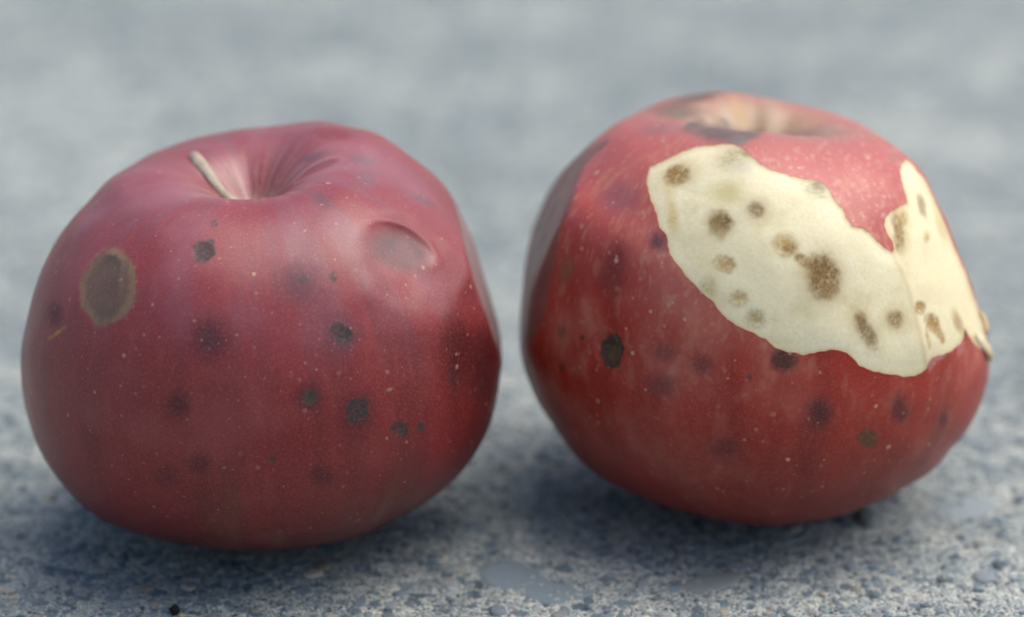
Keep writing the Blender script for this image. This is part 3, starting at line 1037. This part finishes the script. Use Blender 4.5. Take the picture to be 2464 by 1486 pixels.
GREYB = (.11, .083, .06)
R_SPOTS = [
    (1475, 848, 29, 39, 0, (.035, .028, .016), (.95, .15), 'dark_spot', 'black edged sunken spot with olive centre', .2, 0),
    (1478, 852, 15, 20, 0, (.10, .070, .030), (.8, .4), None, None, 0, 1),
    (1588, 584, 30, 26, 0, (.15, .04, .06), (.7, .7), None, None, 0, 0),
    (1580, 582, 12, 14, 0, SLATE, (.6, .6), None, None, 0, 0),
    (1490, 478, 44, 34, -20, (.22, .07, .09), (.7, .8), None, None, 0, 0),
    (1885, 868, 32, 27, 0, (.05, .014, .012), (.9, .7), 'dark_spot', None, 0, 0),
    (1970, 995, 28, 34, 0, (.07, .012, .014), (.9, .75), None, None, 0, 0),
    (2085, 1056, 24, 20, 0, (.08, .045, .014), (.85, .6), 'dark_spot', None, 0, 0),
    (2165, 985, 20, 32, 0, (.09, .014, .014), (.85, .7), None, None, 0, 0),
    (2270, 1010, 10, 16, 0, (.09, .03, .03), (.7, .7), None, None, 0, 0),
    (1689, 880, 24, 22, 0, (.12, .025, .025), (.7, .8), None, None, 0, 0),
    (1594, 928, 34, 26, 0, (.12, .025, .03), (.7, .8), None, None, 0, 0),
    (1742, 1081, 34, 26, 0, (.10, .012, .012), (.7, .8), None, None, 0, 0),
    (1600, 850, 26, 20, 0, (.12, .025, .03), (.6, .8), None, None, 0, 0),
    (1353, 801, 12, 16, 0, (.16, .07, .035), (.7, .6), None, None, 0, 1),
    (1401, 812, 5, 5, 0, (.05, .02, .02), (.8, .5), None, None, 0, 0),
    (1353, 886, 6, 9, 0, (.05, .03, .02), (.7, .5), None, None, 0, 0),
    (1477, 650, 30, 62, 8, (.15, .016, .014), (.75, .8), None, None, 0, 0),
    (1363, 650, 14, 34, 10, (.18, .10, .04), (.6, .7), None, None, 0, 0),
    (1802, 908, 6, 6, 0, (.08, .05, .04), (.9, .5), None, None, 0, 0),
    (1584, 313, 48, 12, -8, (.25, .13, .14), (.6, .7), None, None, 0, 0),
    (1632, 270, 58, 18, 3, GREYB, (.85, .6), 'bruise', None, 0, 0),
    (1676, 234, 62, 15, -14, (.12, .075, .048), (.92, .6), None, None, 0, 0),
    (1668, 302, 26, 11, -22, (.105, .083, .07), (.9, .6), None, None, 0, 0),
    (1725, 320, 66, 20, 8, (.115, .09, .08), (.92, .6), None, None, 0, 0),
    (1790, 328, 40, 13, -12, (.11, .088, .08), (.92, .6), None, None, 0, 0),
    (1776, 340, 24, 14, 0, (.16, .125, .12), (.75, .6), None, None, 0, 0),
    (1780, 268, 18, 34, -18, (.42, .27, .10), (.6, .7), None, None, 0, 0),
    (1745, 294, 16, 7, 35, (.13, .12, .11), (.8, .6), None, None, 0, 0),
    (1950, 318, 60, 10, -6, (.30, .17, .17), (.5, .7), None, None, 0, 0),
    (2150, 380, 16, 12, 30, (.28, .14, .12), (.5, .7), None, None, 0, 0),
    (1450, 350, 18, 6, -45, (.15, .09, .08), (.7, .7), None, None, 0, 0),
    (2320, 798, 7, 9, 0, (.05, .035, .025), (.9, .5), None, None, 0, 0),
    (2344, 828, 10, 6, 30, (.20, .12, .11), (.7, .6), None, None, 0, 0),
    (2255, 862, 20, 7, -25, (.46, .20, .19), (.8, .6), None, None, 0, 0),
    (2240, 880, 7, 14, 10, (.46, .20, .19), (.7, .6), None, None, 0, 0),
    (2312, 838, 8, 18, 10, (.46, .17, .17), (.7, .6), None, None, 0, 0),
]
TAN = (.42, .27, .09)
BRN = (.27, .155, .040)
F_SPOTS = [
    (1630, 420, 46, 28, -25, (.50, .36, .15), (.6, .7), None, None, 0, 0),
    (1628, 422, 30, 22, -25, BRN, (.95, .5), 'brown_spot', None, 0, 1),
    (1772, 374, 48, 26, -12, (.40, .34, .20), (.75, .7), None, None, 0, 1),
    (1800, 366, 20, 14, 10, (.26, .20, .11), (.7, .6), None, None, 0, 1),
    (1790, 400, 30, 18, 0, (.56, .52, .40), (.6, .7), None, None, 0, 0),
    (1731, 537, 33, 33, 0, (.34, .22, .08), (.8, .6), None, None, 0, 0),
    (1731, 536, 27, 27, 0, (.185, .10, .022), (1.0, .45), 'brown_spot', 'darkest round brown spot', 0, 1),
    (1735, 565, 10, 14, 0, TAN, (.6, .7), None, None, 0, 0),
    (1822, 503, 34, 30, 0, (.46, .36, .18), (.7, .7), None, None, 0, 0),
    (1818, 503, 20, 17, 20, (.26, .185, .095), (.85, .5), 'brown_spot', None, 0, 1),
    (1963, 448, 36, 22, 35, (.40, .36, .22), (.8, .7), None, None, 0, 1),
    (1972, 446, 16, 12, 30, (.24, .22, .14), (.8, .5), None, None, 0, 1),
    (1748, 462, 40, 24, 0, (.50, .43, .16), (.7, .8), None, None, 0, 0),
    (1893, 588, 30, 26, 25, (.46, .31, .11), (.85, .6), 'brown_spot', None, 0, 1),
    (1902, 597, 18, 15, 25, (.30, .18, .06), (.8, .5), None, None, 0, 1),
    (1938, 630, 26, 13, 35, (.28, .165, .055), (.9, .5), None, None, 0, 1),
    (1982, 668, 48, 62, -12, (.44, .32, .13), (.7, .7), None, None, 0, 0),
    (1983, 664, 36, 50, -12, (.19, .10, .022), (1.0, .5), 'brown_spot', 'largest brown spot with a tail to the upper left', 0, 1),
    (1998, 702, 20, 18, 0, (.28, .17, .06), (.8, .5), None, None, 0, 1),
    (1742, 632, 26, 20, 15, (.40, .25, .09), (.9, .45), 'brown_spot', None, 0, 1),
    (1706, 690, 20, 22, 0, (.44, .34, .15), (.6, .7), None, None, 0, 1),
    (1777, 718, 20, 18, 0, (.46, .32, .13), (.8, .6), 'brown_spot', None, 0, 1),
    (1820, 768, 24, 20, 30, (.40, .31, .15), (.75, .6), 'brown_spot', None, 0, 1),
    (2082, 792, 27, 52, -28, (.46, .35, .16), (.7, .7), None, None, 0, 0),
    (2083, 795, 17, 42, -28, (.24, .16, .075), (.95, .5), 'brown_spot', 'long brown spot slanting down to the right', 0, 1),
    (2072, 765, 12, 14, 0, (.24, .14, .045), (.7, .6), None, None, 0, 1),
    (2160, 770, 32, 32, 0, (.48, .37, .17), (.7, .7), None, None, 0, 0),
    (2158, 770, 19, 20, 0, (.27, .18, .08), (.9, .5), 'brown_spot', None, 0, 1),
    (2165, 560, 22, 62, -8, (.46, .34, .13), (.6, .7), None, None, 0, 0),
    (2163, 562, 12, 44, -8, (.25, .155, .055), (.9, .5), 'brown_spot', None, 0, 1),
    (2175, 525, 12, 16, 0, (.40, .27, .10), (.8, .6), None, None, 0, 1),
    (2220, 495, 9, 27, -12, (.32, .24, .12), (.85, .5), 'brown_spot', None, 0, 0),
    (2231, 570, 8, 14, 0, (.44, .31, .12), (.7, .6), None, None, 0, 1),
    (2262, 545, 8, 40, -18, (.46, .32, .13), (.5, .8), None, None, 0, 0),
    (2217, 741, 14, 16, 0, (.33, .185, .05), (.9, .45), 'brown_spot', None, 0, 1),
    (2245, 778, 17, 22, -30, (.33, .185, .055), (.9, .5), 'brown_spot', None, 0, 1),
    (2258, 800, 9, 18, -40, (.36, .21, .07), (.8, .5), None, None, 0, 1),
    (2268, 818, 6, 9, 0, (.36, .20, .06), (.8, .5), None, None, 0, 0),
    (2232, 815, 5, 20, -10, (.44, .27, .09), (.6, .6), None, None, 0, 1),
    (2306, 775, 10, 30, -18, (.36, .24, .10), (.8, .6), None, None, 0, 0),
    (1618, 520, 12, 46, -8, (.56, .42, .14), (.6, .8), None, None, 0, 1),
    (1700, 600, 50, 60, 0, (.62, .53, .29), (.4, .8), None, None, 0, 0),
    (2345, 822, 12, 14, 0, (.48, .33, .13), (.6, .7), None, None, 0, 0),
]
def paint_flesh(ap, V, px, py, f):
    b = fbm(V * 130, 3, 210)
    g = noise(V * 900, 212)
    c = np.tile(np.array([.76, .69, .455]), (len(V), 1))
    c = lerp(c, (.79, .73, .52), ss(0, .6, b) * .7)
    c = lerp(c, (.57, .47, .22), ss(.1, .6, -b) * .5)
    c = lerp(c, (.81, .75, .54), ss(.1, .5, g) * .5)
    right = ss(0, 30, px - np.interp(py, [380, 610, 700, 800, 890], [2140, 2150, 2190, 2213, 2230]))
    c = lerp(c, (.73, .645, .41), right * .6)
    c = lerp(c, (.48, .33, .13), np.exp(-(seg_d(px, py, [(2152, 620), (2190, 700), (2213, 800), (2230, 890)]) / 7) ** 2) * .35 * (1 + b))
    c = lerp(c, (.50, .37, .17), ss(1.0, .05, f) * .5)
    return c
right_root = root_empty("apple", (Rt.c[0], Rt.c[1], 0.0), 'half peeled bright red apple with brown spots in its bared cream flesh', 'apple')
M_skin_r = skin_material("streaked_red_skin", 370.0, .20, (.56, .33, .22), .39, .05, .16)
M_flesh = flesh_material()
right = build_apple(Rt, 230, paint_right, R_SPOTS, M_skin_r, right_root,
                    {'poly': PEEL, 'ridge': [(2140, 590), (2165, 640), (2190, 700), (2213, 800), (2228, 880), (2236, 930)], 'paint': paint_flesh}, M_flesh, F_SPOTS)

# stub of the stem deep in the well
M_stub = stem_material("dry_stem", (.03, .028, .02), (.06, .055, .035), (.12, .10, .06))
b0 = Rt.c + Rt.axis * Rt.radius(Rt.axis[None, :])[0]
sv_, sf_ = tube([b0 - Rt.axis * .002, b0 + Rt.axis * .001, b0 + Rt.axis * .0070 + Rt.e1 * .0005, b0 + Rt.axis * .0135 + Rt.e1 * .0008], [.0013, .0009, .0008, .0011], 12)
mesh_obj("stem", sv_ - np.array(right_root.location), sf_, M_stub, right_root)

# torn shreds of peel at the lower right rim of the cut
def shred(ap, pts, wid, thick, mat, lift, parent, name):
    P, Nn = [], []
    for x, y in pts:
        p, n = surf_dir(ap, x, y)
        P.append(p); Nn.append(n)
    m = len(P)
    V, F = [], []
    cols = 7
    for i in range(m):
        t = unit(P[min(i + 1, m - 1)] - P[max(i - 1, 0)])
        sdv = unit(np.cross(t, Nn[i]))
        for side in (0, 1):
            for j in range(cols):
                q = j / (cols - 1) * 2 - 1
                curl = lift[i] * (1 - q * q * .6)
                p = P[i] + sdv * q * wid[i] + Nn[i] * (curl + (thick if side == 0 else -thick) * (1 - .7 * abs(q)))
                V.append(p)
    row = 2 * cols
    for i in range(m - 1):
        for j in range(cols - 1):
            a = i * row + j
            F += [(a, a + 1, a + row + 1), (a, a + row + 1, a + row)]
            b = a + cols
            F += [(b + 1, b, b + row), (b + 1, b + row, b + row + 1)]
        for j, fl in ((0, 0), (cols - 1, 1)):
            a, b = i * row + j, i * row + cols + j
            q = (a, a + row, b + row, b)
            q = q[::-1] if fl else q
            F += [(q[0], q[1], q[2]), (q[0], q[2], q[3])]
    for i in (0, m - 1):
        for j in range(cols - 1):
            a = i * row + j
            q = (a, a + cols, a + cols + 1, a + 1) if i == 0 else (a + 1, a + cols + 1, a + cols, a)
            F += [(q[0], q[1], q[2]), (q[0], q[2], q[3])]
    V = np.array(V)
    V += .00012 * np.stack([noise(V * 700, 300 + k) for k in range(3)], 1)
    return mesh_obj(name, V - np.array(parent.location), np.array(F), mat, parent)
M_shred = stem_material("torn_peel", (.56, .42, .22), (.70, .57, .36), (.74, .62, .44))
M_shred2 = stem_material("browned_peel", (.34, .19, .09), (.60, .42, .22), (.66, .50, .30))
shred(Rt, [(2356, 752), (2364, 768), (2369, 786), (2372, 804)], [.0005, .0009, .0010, .0006], .00016, M_shred2, [.0002, .0007, .0008, .0004], right_root, 'peel_shred')
shred(Rt, [(2350, 808), (2362, 822), (2372, 838), (2376, 852), (2378, 868)], [.0006, .0011, .0012, .0009, .0005], .0002, M_shred, [.0001, .0004, .0007, .0009, .0007], right_root, 'peel_shred')
